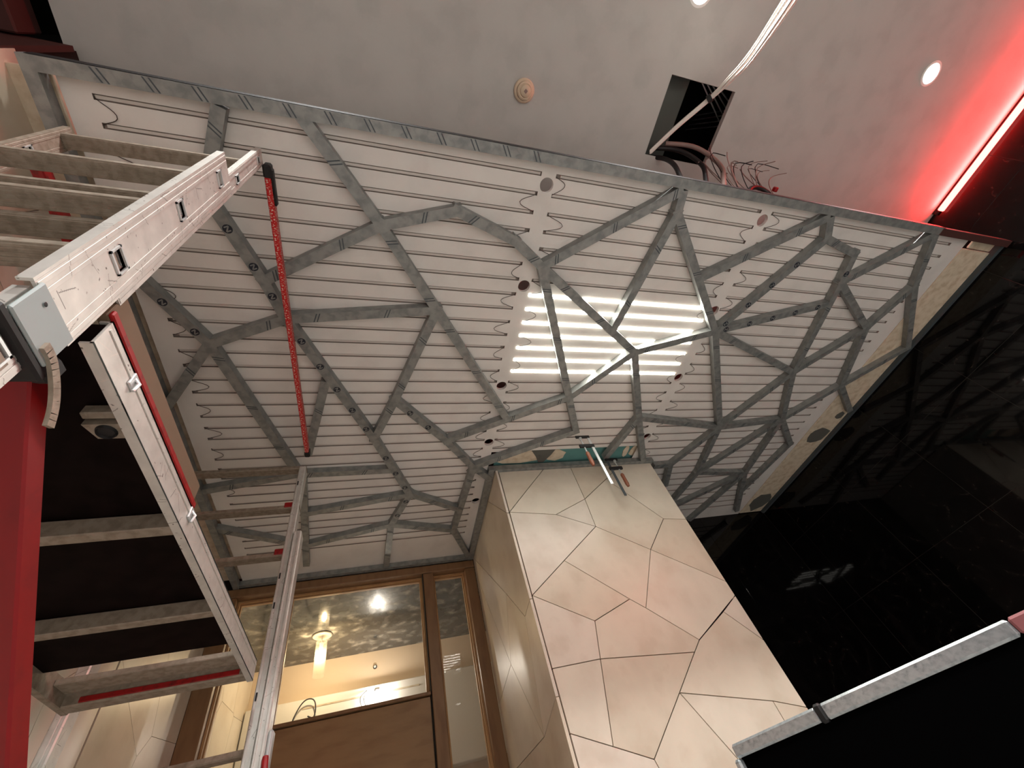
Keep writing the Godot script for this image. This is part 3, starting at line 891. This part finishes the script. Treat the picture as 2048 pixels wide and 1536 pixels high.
func build_studs() -> void:
	var t := thing("stud_framework", "web of galvanised steel studs fixed under the white grooved panel", "stud framework")
	var n := 0
	var stamped := ["a1-B4", "B4-C1", "C1-C2", "C2-C3", "D0-D1", "F3-U1", "F3-P1", "C3-a3", "E1-E2", "Q1-Q2"]
	for run in STUD_RUNS.split(" "):
		var e := run.split("-")
		var a: Vector2 = STUD_NODES[e[0]]
		var c: Vector2 = STUD_NODES[e[1]]
		var d := (c - a).normalized()
		var y := STUD_Y + 0.00009 * n
		var p := Vector3(a.x, y, a.y) - Vector3(d.x, 0, d.y) * (0.022 if a.y < -0.27 else -0.004)
		var q := Vector3(c.x, y, c.y) + Vector3(d.x, 0, d.y) * (0.022 if c.y < -0.27 else -0.004)
		var b := Build.new()
		channel(b, p, q, 0.042, SOFFIT - y - 0.001)
		var o := put("stud", b, M.steel, t)
		var u := Vector3(d.x, 0, d.y)
		var v := Vector3(-d.y, 0, d.x)
		var len := a.distance_to(c)
		var at := 0.07 + 0.05 * (n % 3)
		while at < len - 0.05:
			var m := Vector3(a.x, y - 0.0008, a.y) + u * at
			var ink := Build.new()
			if run in stamped:
				var open := Build.new()
				badge(ink, open, m, u, v, 0.017)
				put("printed_mark", ink, M.steel_ink, o)
				put("printed_letter", open, M.steel, o)
				at += 0.155
			else:
				for s in 2:
					var k := u * (s * 0.013)
					ink.slab(PackedVector2Array([Vector2(-0.012, -0.020), Vector2(-0.007, -0.020), Vector2(0.012, 0.020), Vector2(0.007, 0.020)]), m + k, u, v, Vector3.UP * 0.0004)
				put("printed_mark", ink, M.steel_hatch, o)
				at += 0.30
		n += 1
	# perimeter tracks
	var tr := Build.new()
	channel(tr, Vector3(-0.955, STUD_Y - 0.0015, -0.224), Vector3(3.10, STUD_Y - 0.0015, -0.224), 0.040, 0.044)
	var o := put("edge_track", tr, M.steel, t)
	for k in 12:
		var ink := Build.new()
		for s in 2:
			ink.slab(PackedVector2Array([Vector2(-0.013, -0.018), Vector2(-0.008, -0.018), Vector2(0.013, 0.018), Vector2(0.008, 0.018)]), Vector3(-0.80 + k * 0.125 + s * 0.016, STUD_Y - 0.0023, -0.224), Vector3.RIGHT, Vector3(0, 0, -1), Vector3.UP * 0.0004)
		put("printed_mark", ink, M.steel_hatch, o)
	put("edge_shade_strip", boxed(Vector3(-0.955, STUD_Y + 0.001, -0.2032), Vector3(3.10, STUD_Y + 0.044, -0.2020)), M.rubber, t)  # added dark strip hiding the bright downlit flange of the track
	tr = Build.new()
	tr.span(Vector3(3.08, STUD_Y - 0.004, -0.245), Vector3(RIGHT - 0.01, STUD_Y + 0.04, -0.205), 0.002)
	put("edge_track", tr, M.maroon, t)
	tr = Build.new()
	channel(tr, Vector3(-0.957, STUD_Y - 0.0008, -0.205), Vector3(-0.957, STUD_Y - 0.0008, -3.20), 0.036, 0.044)
	put("edge_track", tr, M.steel, t)
	tr = Build.new()
	channel(tr, Vector3(-0.95, STUD_Y + 0.0085, -3.19), Vector3(0.70, STUD_Y + 0.0085, -3.19), 0.036, 0.034)
	put("edge_track", tr, M.steel, t)
	# bar clamps gripping the studs above the column
	bar_clamp(Vector3(1.292, 0, -1.756), 3.20, 2.82, 1.0, "bar clamp with wooden handle hanging from the stud junction over the column")
	bar_clamp(Vector3(1.552, 0, -2.035), 3.235, 2.93, -1.0, "bar clamp hanging flush against the face of the column")

func bar_clamp(at: Vector3, top: float, bottom: float, side: float, label: String) -> void:
	var t := thing("bar_clamp", label, "clamp", "bar clamps over the column")
	put("bar", boxed(at + Vector3(-0.009, bottom, -0.003), at + Vector3(0.009, top, 0.003), 0.001), M.alu_plain if side > 0.0 else M.steel_hatch, t)
	var b := Build.new()
	b.span(at + Vector3(-0.012 - 0.075 * max(side, 0.0), top - 0.004, -0.006), at + Vector3(0.012 + 0.075 * max(-side, 0.0), top + 0.018, 0.006), 0.003)
	put("fixed_jaw", b, M.rubber, t)
	b = Build.new()
	b.span(at + Vector3(-0.014 - 0.075 * max(side, 0.0), top - 0.085, -0.008), at + Vector3(0.014 + 0.075 * max(-side, 0.0), top - 0.060, 0.008), 0.003)
	put("sliding_jaw", b, M.rubber, t)
	var s := at + Vector3(-0.058 * side, 0, 0)
	b = Build.new()
	b.tube([s + Vector3(0, top - 0.008, 0), s + Vector3(0, top - 0.13, 0)], 0.005, 8)
	b.lathe(s, [Vector2(0.0, top - 0.012), Vector2(0.011, top - 0.012), Vector2(0.011, top - 0.002), Vector2(0.0, top - 0.002)], 14)
	put("screw", b, M.alu_plain, t)
	b = Build.new()
	b.lathe(s, [Vector2(0.0, top - 0.235), Vector2(0.009, top - 0.233), Vector2(0.0135, top - 0.21), Vector2(0.012, top - 0.16), Vector2(0.013, top - 0.135), Vector2(0.009, top - 0.125), Vector2(0.0, top - 0.124)], 14)
	put("handle", b, M.clamp_wood, t)

# ------------------------------------------------------------------ work tower
# a ladder stile: channel section, web facing the outside, with the rung ends let into it
func stile(parent: Node, called: String, x: float, z0: float, z1: float, y0: float, y1: float, out: float, rungs: Array, m: Material) -> void:
	var b := Build.new()
	var t := 0.004
	var dpt := 0.016
	var hole := 0.012
	var zc := (z0 + z1) / 2.0
	var hw: float = abs(z1 - z0) * 0.17
	var xa := x
	var xb := x - out * t
	var za: float = min(z0, z1) + 0.0042
	var zb: float = max(z0, z1) - 0.0042
	# web, pierced at every rung
	var ys := [y0]
	for r in rungs:
		if r > y0 + 0.03 and r < y1 - 0.03:
			ys.append(r - hole)
			ys.append(r + hole)
	ys.append(y1)
	for i in ys.size() - 1:
		if i % 2 == 0:
			b.span(Vector3(min(xa, xb), ys[i], za), Vector3(max(xa, xb), ys[i + 1], zb))
		else:
			b.span(Vector3(min(xa, xb), ys[i], za), Vector3(max(xa, xb), ys[i + 1], zc - hw))
			b.span(Vector3(min(xa, xb), ys[i], zc + hw), Vector3(max(xa, xb), ys[i + 1], zb))
	# flanges
	for z in [z0, z1]:
		var zi: float = z + (0.004 if z < zc else -0.004)
		b.span(Vector3(min(x, x - out * dpt), y0, min(z, zi)), Vector3(max(x, x - out * dpt), y1, max(z, zi)))
	# raised ribs along the web
	for k in [-0.40, -0.27, 0.27, 0.40]:
		var zz: float = zc + k * abs(z1 - z0)
		b.span(Vector3(min(x, x + out * 0.0010), y0 + 0.002, zz - 0.003), Vector3(max(x, x + out * 0.0010), y1 - 0.002, zz + 0.003), 0.0004)
	var o := put(called, b, m, parent)
	for r in rungs:
		if r > y0 + 0.03 and r < y1 - 0.03:
			var c := Build.new()
			for s in [-1.0, 1.0]:
				c.span(Vector3(min(x - out * 0.014, x + out * 0.003), r - hole - 0.004, zc + s * (hw + 0.0015) - 0.0015), Vector3(max(x - out * 0.014, x + out * 0.003), r + hole + 0.004, zc + s * (hw + 0.0015) + 0.0015))
				c.span(Vector3(min(x - out * 0.014, x + out * 0.003), r + s * (hole + 0.002) - 0.002, zc - hw - 0.003), Vector3(max(x - out * 0.014, x + out * 0.003), r + s * (hole + 0.002) + 0.002, zc + hw + 0.003))
			put("rung_socket", c, M.alu_plain, o)

func rung(parent: Node, xa: float, xb: float, y: float, z: float, w: float, m: Material) -> void:
	var b := Build.new()
	b.span(Vector3(xa, y - 0.007, z - w / 2.0), Vector3(xb, y + 0.010, z + w / 2.0), 0.0015)
	b.span(Vector3(xa, y - 0.0045, z + w / 2.0 - 0.001), Vector3(xb, y + 0.010, z + w / 2.0 + 0.002), 0.001)
	for k in [-0.3, -0.1, 0.1, 0.3]:
		b.span(Vector3(xa, y - 0.0082, z + w * k - 0.0015), Vector3(xb, y - 0.006, z + w * k + 0.0015))
	put("rung", b, m, parent)

func build_tower() -> void:
	var t := thing("work_tower", "aluminium work tower with ladder frames, dark deck and red rails", "work tower")
	var xr := -0.38
	var xl := -0.93
	var outer := []
	var inner := []
	for k in range(-8, 2):
		outer.append(EYE + 0.985 + 0.257 * k)
	for k in 4:
		inner.append(EYE + 0.886 + 0.257 * k)
	# near ladder frame
	var near := Node3D.new()
	near.name = "near_frame"
	t.add_child(near)
	stile(near, "stile", xr, -0.285, -0.378, EYE + 0.56, EYE + 1.318, 1.0, outer, M.alu)
	stile(near, "lower_stile", xr - 0.006, -0.295, -0.365, 0.06, EYE + 0.56, 1.0, outer, M.alu)
	stile(near, "sliding_stile", xr - 0.005, -0.342, -0.394, EYE + 0.7, EYE + 1.715, 1.0, inner, M.alu)
	stile(near, "stile", xl, -0.285, -0.378, 0.06, EYE + 1.318, -1.0, outer, M.alu)
	stile(near, "sliding_stile", xl + 0.10, -0.342, -0.394, EYE + 0.7, EYE + 1.60, 1.0, inner, M.alu_dull)
	for y in [-1.05, -0.80, -0.55, -0.30, -0.04, 0.21, 0.47, 0.725, 0.960, 1.192]:
		rung(near, xl + 0.004, xr - 0.004, EYE + y, -0.332, 0.036, M.alu_dull)
	for y in [0.930, 1.130, 1.548]:
		rung(near, xl + 0.10, xr - 0.010, EYE + y, -0.370, 0.036, M.alu_dull)
	var b := Build.new()
	b.span(Vector3(xr + 0.001, EYE + 0.505, -0.372), Vector3(xr + 0.006, EYE + 0.566, -0.292), 0.002)
	put("joint_plate", b, M.plate, near)
	b = Build.new()
	b.lathe(Vector3(xr + 0.007, EYE + 0.548, -0.312), [Vector2(0.0, 0.001), Vector2(0.003, 0.0005)], 12, Basis(Vector3.UP, Vector3.RIGHT, Vector3(0, 0, -1)))
	put("rivet", b, M.rubber, near)
	b = Build.new()
	b.span(Vector3(xr - 0.030, EYE + 0.492, -0.385), Vector3(xr + 0.004, EYE + 0.505, -0.284), 0.003)
	b.span(Vector3(xr - 0.030, EYE + 0.515, -0.41), Vector3(xr - 0.002, EYE + 0.55, -0.380), 0.008)
	put("clamp_collar", b, M.rubber, near)
	# bent release lever under the joint
	b = Build.new()
	var lev := smooth([Vector3(-0.372, 2.016, -0.348), Vector3(-0.372, 2.016, -0.363), Vector3(-0.372, 2.010, -0.379), Vector3(-0.372, 1.999, -0.397), Vector3(-0.372, 1.985, -0.413), Vector3(-0.372, 1.971, -0.423), Vector3(-0.372, 1.964, -0.427)], 14)
	for k in 13:
		b.bar(lev[k], lev[k + 1] + (lev[k + 1] - lev[k]) * 0.1, 0.005, 0.012)
	put("release_lever", b, M.alu_dull, near)
	b = Build.new()
	b.tube([Vector3(-0.845, EYE + 1.20, -0.326), Vector3(-0.80, EYE + 1.195, -0.312), Vector3(-0.78, EYE + 1.17, -0.31)], 0.021, 14, 0.016)
	var rag := put("red_knob", b, M.red, near)
	b = Build.new()
	b.tube([Vector3(-0.792, EYE + 1.232, -0.33), Vector3(-0.775, EYE + 1.20, -0.305), Vector3(-0.762, EYE + 1.165, -0.306), Vector3(-0.742, EYE + 1.15, -0.315)], 0.007, 8, 0.003)
	put("white_strap", b, M.cable_white, rag)
	# far ladder frame
	var far := Node3D.new()
	far.name = "far_frame"
	t.add_child(far)
	var zc := -1.80
	b = Build.new()
	b.span(Vector3(-0.398, 0.06, zc - 0.060), Vector3(-0.367, EYE + 1.615, zc), 0.003)
	b.span(Vector3(-0.394, 0.06, zc - 0.002), Vector3(-0.386, EYE + 1.61, zc + 0.004))
	b.span(Vector3(-0.376, 0.06, zc - 0.002), Vector3(-0.370, EYE + 1.61, zc + 0.004))
	put("sliding_stile", b, M.alu, far)
	b = Build.new()
	b.span(Vector3(-0.366, 0.06, zc - 0.055), Vector3(-0.334, EYE + 1.222, zc + 0.012), 0.004)
	b.span(Vector3(-0.344, 0.06, zc + 0.010), Vector3(-0.336, EYE + 1.215, zc + 0.017), 0.001)
	b.span(Vector3(-0.364, 0.06, zc + 0.010), Vector3(-0.358, EYE + 1.215, zc + 0.017), 0.001)
	put("stile", b, M.alu, far)
	b = Build.new()
	b.span(Vector3(xl - 0.012, 0.06, zc - 0.060), Vector3(xl + 0.024, EYE + 1.615, zc), 0.004)
	b.span(Vector3(xl - 0.004, 0.06, zc - 0.002), Vector3(xl + 0.012, EYE + 0.72, zc + 0.006), 0.001)
	put("stile", b, M.alu, far)
	var steps := [1.622, 1.379, 1.136, 0.468, 0.22, -0.03, -0.28, -0.53, -0.78, -1.03]
	for k in steps.size():
		var y: float = EYE + steps[k]
		rung(far, xl + 0.02, -0.366, y - 0.01, zc - 0.03, 0.042, M.alu_dull)
		if k in [1, 2]:
			put("red_end_cap", boxed(Vector3(-0.432, y - 0.012, zc - 0.053), Vector3(-0.396, y + 0.016, zc - 0.004), 0.003), M.red, far)
	b = Build.new()
	b.tube([Vector3(-0.330, EYE + 0.43, zc + 0.01), Vector3(-0.322, EYE + 0.38, zc + 0.03), Vector3(-0.326, EYE + 0.30, zc + 0.035)], 0.010, 8)
	put("release_lever", b, M.red, far)
	put("lever_back", boxed(Vector3(-0.333, EYE + 0.30, zc - 0.03), Vector3(-0.318, EYE + 0.50, zc + 0.012), 0.006), M.alu_plain, far)
	for y in [EYE + 0.60, EYE + 0.90, EYE + 1.02, EYE + 1.50]:
		b = Build.new()
		b.span(Vector3(-0.392, y - 0.012, zc + 0.003), Vector3(-0.387, y + 0.012, zc + 0.006))
		put("slot", b, M.rubber, far)
	# deck
	var dk := Node3D.new()
	dk.name = "deck"
	t.add_child(dk)
	var y0 := EYE + 0.602
	b = Build.new()
	b.span(Vector3(xr - 0.004, y0, -1.665), Vector3(xr, y0 + 0.060, -0.40))
	b.span(Vector3(xr - 0.016, y0, -1.665), Vector3(xr, y0 + 0.004, -0.40))
	b.span(Vector3(xr - 0.016, y0 + 0.056, -1.665), Vector3(xr, y0 + 0.060, -0.40))
	b.span(Vector3(xr - 0.001, y0 + 0.042, -1.66), Vector3(xr + 0.002, y0 + 0.046, -0.405))
	put("side_rail", b, M.alu, dk)
	b = Build.new()
	b.span(Vector3(-0.855, y0, -1.665), Vector3(-0.838, y0 + 0.060, -0.40), 0.002)
	put("side_rail", b, M.alu_dull, dk)
	put("plywood", boxed(Vector3(-0.838, y0 + 0.038, -1.465), Vector3(xr - 0.006, y0 + 0.050, -0.40)), M.plywood, dk)
	for z in [-0.846, -1.204]:
		b = Build.new()
		b.span(Vector3(-0.838, y0 + 0.0005, z - 0.014), Vector3(xr - 0.008, y0 + 0.037, z + 0.014), 0.002)
		put("cross_bar", b, M.alu_dull, dk)
	b = Build.new()
	b.span(Vector3(-0.85, y0 + 0.001, -1.66), Vector3(xr - 0.008, y0 + 0.040, -1.61), 0.004)
	put("end_bar", b, M.alu_dull, dk)
	put("end_bar_stripe", boxed(Vector3(-0.80, y0 + 0.006, -1.613), Vector3(xr - 0.03, y0 + 0.020, -1.606), 0.001), M.red, dk)
	b = Build.new()
	b.span(Vector3(-0.838, y0 + 0.030, -1.60), Vector3(xr - 0.008, y0 + 0.045, -1.53), 0.002)
	put("end_flange", b, M.alu_dull, dk)
	var pl := Build.new()
	pl.slab(PackedVector2Array([Vector2(-0.452, -0.563), Vector2(-0.44, -0.595), Vector2(-0.399, -0.595), Vector2(-0.399, -0.563)]), Vector3(0, y0 + 0.012, 0), Vector3.RIGHT, Vector3(0, 0, 1), Vector3(0, 0.026, 0))
	pl.span(Vector3(-0.45, y0 + 0.016, -0.556), Vector3(-0.399, y0 + 0.036, -0.542), 0.002)
	var latch := put("latch_plate", pl, M.alu_dull, dk)
	b = Build.new()
	b.lathe(Vector3(-0.424, y0 + 0.0115, -0.579), [Vector2(0.0, -0.0002), Vector2(0.011, -0.0002), Vector2(0.013, -0.004), Vector2(0.015, 0.0)], 20)
	put("finger_hole", b, M.rubber, latch)
	for z in [-0.50, -0.85]:
		b = Build.new()
		b.tube([Vector3(xr + 0.002, y0 + 0.050, z), Vector3(xr + 0.010, y0 + 0.040, z - 0.004), Vector3(xr + 0.006, y0 + 0.026, z - 0.006)], 0.003, 6)
		b.span(Vector3(xr, y0 + 0.030, z - 0.012), Vector3(xr + 0.004, y0 + 0.056, z + 0.008), 0.001)
		put("hook", b, M.alu_plain, dk)
	# toe board standing on the deck edge
	put("toe_board", boxed(Vector3(xr - 0.022, y0 + 0.062, -0.86), Vector3(xr - 0.006, y0 + 0.125, -0.39), 0.002), M.toe, dk)
	put("toe_board_rail", boxed(Vector3(xr - 0.006, y0 + 0.062, -0.86), Vector3(xr + 0.001, y0 + 0.076, -0.39), 0.002), M.red, dk)
	# red rails and brace
	b = Build.new()
	b.bar(Vector3(xr + 0.008, EYE + 1.705, -0.40), Vector3(xr + 0.008, EYE + 1.705, -1.80), 0.020, 0.036, Vector3.UP, 0.003)
	var rl := put("guard_rail", b, M.red_worn, t)
	b = Build.new()
	b.span(Vector3(xr - 0.004, EYE + 1.684, -0.43), Vector3(xr + 0.022, EYE + 1.728, -0.385), 0.006)
	b.span(Vector3(xr + 0.018, EYE + 1.69, -0.52), Vector3(xr + 0.026, EYE + 1.72, -0.40), 0.003)
	put("rail_hook", b, M.rubber, rl)
	put("rail_hook", boxed(Vector3(xr - 0.004, EYE + 1.684, -1.815), Vector3(xr + 0.022, EYE + 1.722, -1.775), 0.005), M.rubber, rl)
	b = Build.new()
	b.bar(Vector3(-0.482, EYE + 0.655, -0.385), Vector3(-0.482, EYE - 0.42, -1.60), 0.062, 0.036, Vector3.UP, 0.003)
	put("diagonal_brace", b, M.red_dusty, t)
	b = Build.new()
	b.span(Vector3(-0.925, EYE + 1.53, -1.80), Vector3(-0.895, EYE + 1.57, -0.40), 0.003)
	put("guard_rail", b, M.red, t)
	for x in [xr, xl]:
		for z in [-0.33, -1.83]:
			b = Build.new()
			b.span(Vector3(x - 0.03, 0.0, z - 0.04), Vector3(x + 0.03, 0.06, z + 0.04), 0.006)
			put("foot", b, M.rubber, t)

# ------------------------------------------------------------------ black case
func build_case() -> void:
	var t := thing("equipment_case", "tall black equipment case with battered aluminium edging, lower right", "case")
	var p1 := Vector3(0.745, 0, -1.072)
	var p2 := Vector3(1.005, 0, -0.528)
	var u := (p2 - p1).normalized()
	p2 = p1 + u * 0.95
	var n := Vector3(-u.z, 0, u.x)
	if n.dot(p1) < 0:
		n = -n
	var top := EYE + 0.084
	var d := 0.34
	var bs := Basis(u, Vector3.UP, u.cross(Vector3.UP))
	var mid := (p1 + p2) / 2.0 + n * d / 2.0
	var len := p1.distance_to(p2)
	var b := Build.new()
	b.box(mid + Vector3.UP * (top / 2.0 + 0.01), Vector3(len - 0.01, top - 0.03, d - 0.01), bs)
	put("body", b, M.case_black, t)
	b = Build.new()
	b.bar(p1 + Vector3.UP * (top - 0.012), p1 + u * 0.21 + Vector3.UP * (top - 0.012), 0.012, 0.024, Vector3.UP, 0.004)
	put("edge_trim", b, M.alu_dent, t)
	b = Build.new()
	b.bar(p1 + u * 0.222 + Vector3.UP * (top - 0.012), p1 + u * 0.575 + Vector3.UP * (top - 0.012), 0.012, 0.026, Vector3.UP, 0.004)
	put("edge_trim", b, M.alu_dent, t)
	b = Build.new()
	b.bar(p1 + u * 0.576 + Vector3.UP * (top - 0.012), p2 + Vector3.UP * (top - 0.012), 0.013, 0.026, Vector3.UP, 0.004)
	put("edge_tape", b, M.tape, t)
	b = Build.new()
	b.bar(p1 + u * 0.208 + Vector3.UP * (top - 0.012), p1 + u * 0.224 + Vector3.UP * (top - 0.012), 0.017, 0.031, Vector3.UP, 0.004)
	put("band", b, M.rubber, t)
	b = Build.new()
	b.bar(p1 + Vector3(0, 0.01, 0), p1 + Vector3.UP * (top - 0.024), 0.022, 0.014, u, 0.004)
	put("corner_trim", b, M.alu_dent, t)

# ------------------------------------------------------------------ fittings on the ceiling
func build_ceiling_bits() -> void:
	var at := Vector3(0.622, CEIL, -0.034)
	var t := thing("smoke_detector", "round cream smoke detector on the plastered ceiling", "smoke detector")
	var b := Build.new()
	b.lathe(at, [Vector2(0.048, 0.0), Vector2(0.048, -0.010), Vector2(0.044, -0.014), Vector2(0.038, -0.014)], 36)
	put("base", b, M.detector, t)
	b = Build.new()
	b.lathe(at, [Vector2(0.038, -0.012), Vector2(0.036, -0.026), Vector2(0.030, -0.030), Vector2(0.026, -0.028), Vector2(0.022, -0.034), Vector2(0.012, -0.038), Vector2(0.0, -0.038)], 36)
	put("chamber", b, M.detector, t)
	b = Build.new()
	b.box(at + Vector3(0, -0.0385, 0), Vector3(0.014, 0.003, 0.014), Basis(Vector3.UP, 0.6), 0.001)
	put("test_button", b, M.cable_grey, t)
	# things seen in the access opening
	for k in 4:
		b = Build.new()
		b.tube([Vector3(1.63 + k * 0.035, CEIL + 0.16, 0.178), Vector3(1.86 + k * 0.012, CEIL + 0.16, 0.015 + k * 0.03), Vector3(2.0 + k * 0.012, 4.452, -0.05 + k * 0.03)], 0.004, 6)
		solo("hanger_wire", b, M.alu_plain, "thin hanger wire seen inside the ceiling opening", "wire", "hanger wires in the ceiling opening")
	b = Build.new()
	b.span(Vector3(1.10, CEIL + 0.10, -0.5), Vector3(1.52, CEIL + 0.14, 0.6), 0.004)
	solo("duct_panel", b, M.duct, "grey green duct side visible inside the ceiling opening", "duct")
	# hanging bundle of white cables
	var path := [Vector3(1.381, 3.775, -0.169), Vector3(1.46, 3.735, -0.03), Vector3(1.539, 3.67, 0.109), Vector3(1.555, 3.59, 0.205), Vector3(1.541, 3.50, 0.285), Vector3(1.443, 3.30, 0.422), Vector3(1.325, 3.10, 0.498), Vector3(1.22, 2.80, 0.56), Vector3(1.18, 2.3, 0.60)]
	var bundle := thing("cable_bundle", "tied bundle of white cables hanging out of the ceiling opening", "cables")
	for k in 7:
		var g := TAU * k / 7.0
		var cv := Curve3D.new()
		cv.bake_interval = 0.01
		for i in path.size():
			var spread: float = 0.0095 if i < 3 else 0.0095 + 0.009 * (i - 2)
			var o := Vector3(cos(g), 0.4 * sin(g + 1.0), sin(g)) * spread * (0.6 + 0.4 * ((k * 3) % 4) / 3.0)
			var tan: Vector3 = (path[min(i + 1, path.size() - 1)] - path[max(i - 1, 0)]) * 0.17
			cv.add_point(path[i] + o, -tan, tan)
		var pts := []
		for i in 40:
			pts.append(cv.sample_baked(cv.get_baked_length() * i / 39.0))
		b = Build.new()
		b.tube(pts, 0.0046, 8)
		put("cable", b, M.cable_white, bundle)
	b = Build.new()
	b.tube([Vector3(1.532, 3.675, 0.100), Vector3(1.542, 3.665, 0.116)], 0.0185, 16)
	put("cable_tie", b, M.rubber, bundle)
	# thick conduits that leave the opening over the steel edge
	for q in [[1.372, 1.44, 1.43, 1.33, -0.05], [1.42, 1.53, 1.59, 1.46, 0.0], [1.475, 1.615, 1.70, 1.56, 0.03]]:
		var pts := smooth([Vector3(q[0], 3.81, -0.15 + q[4]), Vector3(q[1], 3.735, -0.135 + q[4]), Vector3(q[2], 3.60, -0.165 + q[4] * 0.5), Vector3((q[2] + q[3]) / 2.0 + 0.01, 3.45, -0.208 + q[4] * 0.3), Vector3(q[3], 3.32, -0.236)], 24)
		b = Build.new()
		b.tube(pts, 0.012, 10)
		var look := "short black" if q[0] < 1.40 else ("long black" if q[0] < 1.43 else "pinkish grey")
		solo("conduit", b, M.cable_dark if q[0] < 1.43 else M.cable_grey, look + " flexible conduit bending from the ceiling opening over the steel edge", "conduit", "conduits at the ceiling opening")
	# tangle of loose wire ends
	var tufts := [thing("wire_tangle", "tuft of thin loose wires over the steel edge, beside the conduits", "wires", "tangles of loose wires"), thing("wire_tangle", "tuft of loose wires over the black cable loop and red connector", "wires", "tangles of loose wires")]
	for k in 18:
		var right := k >= 9
		var x := rng.randf_range(1.63, 1.71) if not right else rng.randf_range(1.75, 1.93)
		var rise := rng.randf_range(0.16, 0.34)
		var lean := rng.randf_range(-0.07, 0.07) if not right else rng.randf_range(-0.04, 0.14)
		var out := rng.randf_range(0.03, 0.10)
		var pts := smooth([Vector3(x, 3.325, -0.236), Vector3(x + lean * 0.15, 3.33 + rise * 0.35, -0.215), Vector3(x + lean * 0.5, 3.33 + rise * 0.8, -0.215 + out * 0.6), Vector3(x + lean, 3.33 + rise, -0.21 + out), Vector3(x + lean * 1.7, 3.33 + rise * rng.randf_range(0.6, 0.98), -0.21 + out * rng.randf_range(0.9, 1.5))], 16)
		b = Build.new()
		b.tube(pts, rng.randf_range(0.0016, 0.0028), 5)
		put("wire", b, M.cable_dark if k % 3 == 0 else M.cable_grey, tufts[1 if right else 0])
	b = Build.new()
	var coil := []
	for i in 22:
		var g := PI * i / 21.0
		coil.append(Vector3(1.81 + 0.075 * cos(g), 3.34 + 0.05 * sin(g), -0.232 + 0.034 * sin(g)))
	b.tube(coil, 0.011, 8)
	solo("black_cable", b, M.cable_dark, "thick black cable loop under the loose wires", "cable")
	b = Build.new()
	b.span(Vector3(1.893, 3.36, -0.200), Vector3(1.913, 3.385, -0.178), 0.004)
	solo("wire_connector", b, M.red, "small red wire connector in the tangle of wires", "connector")
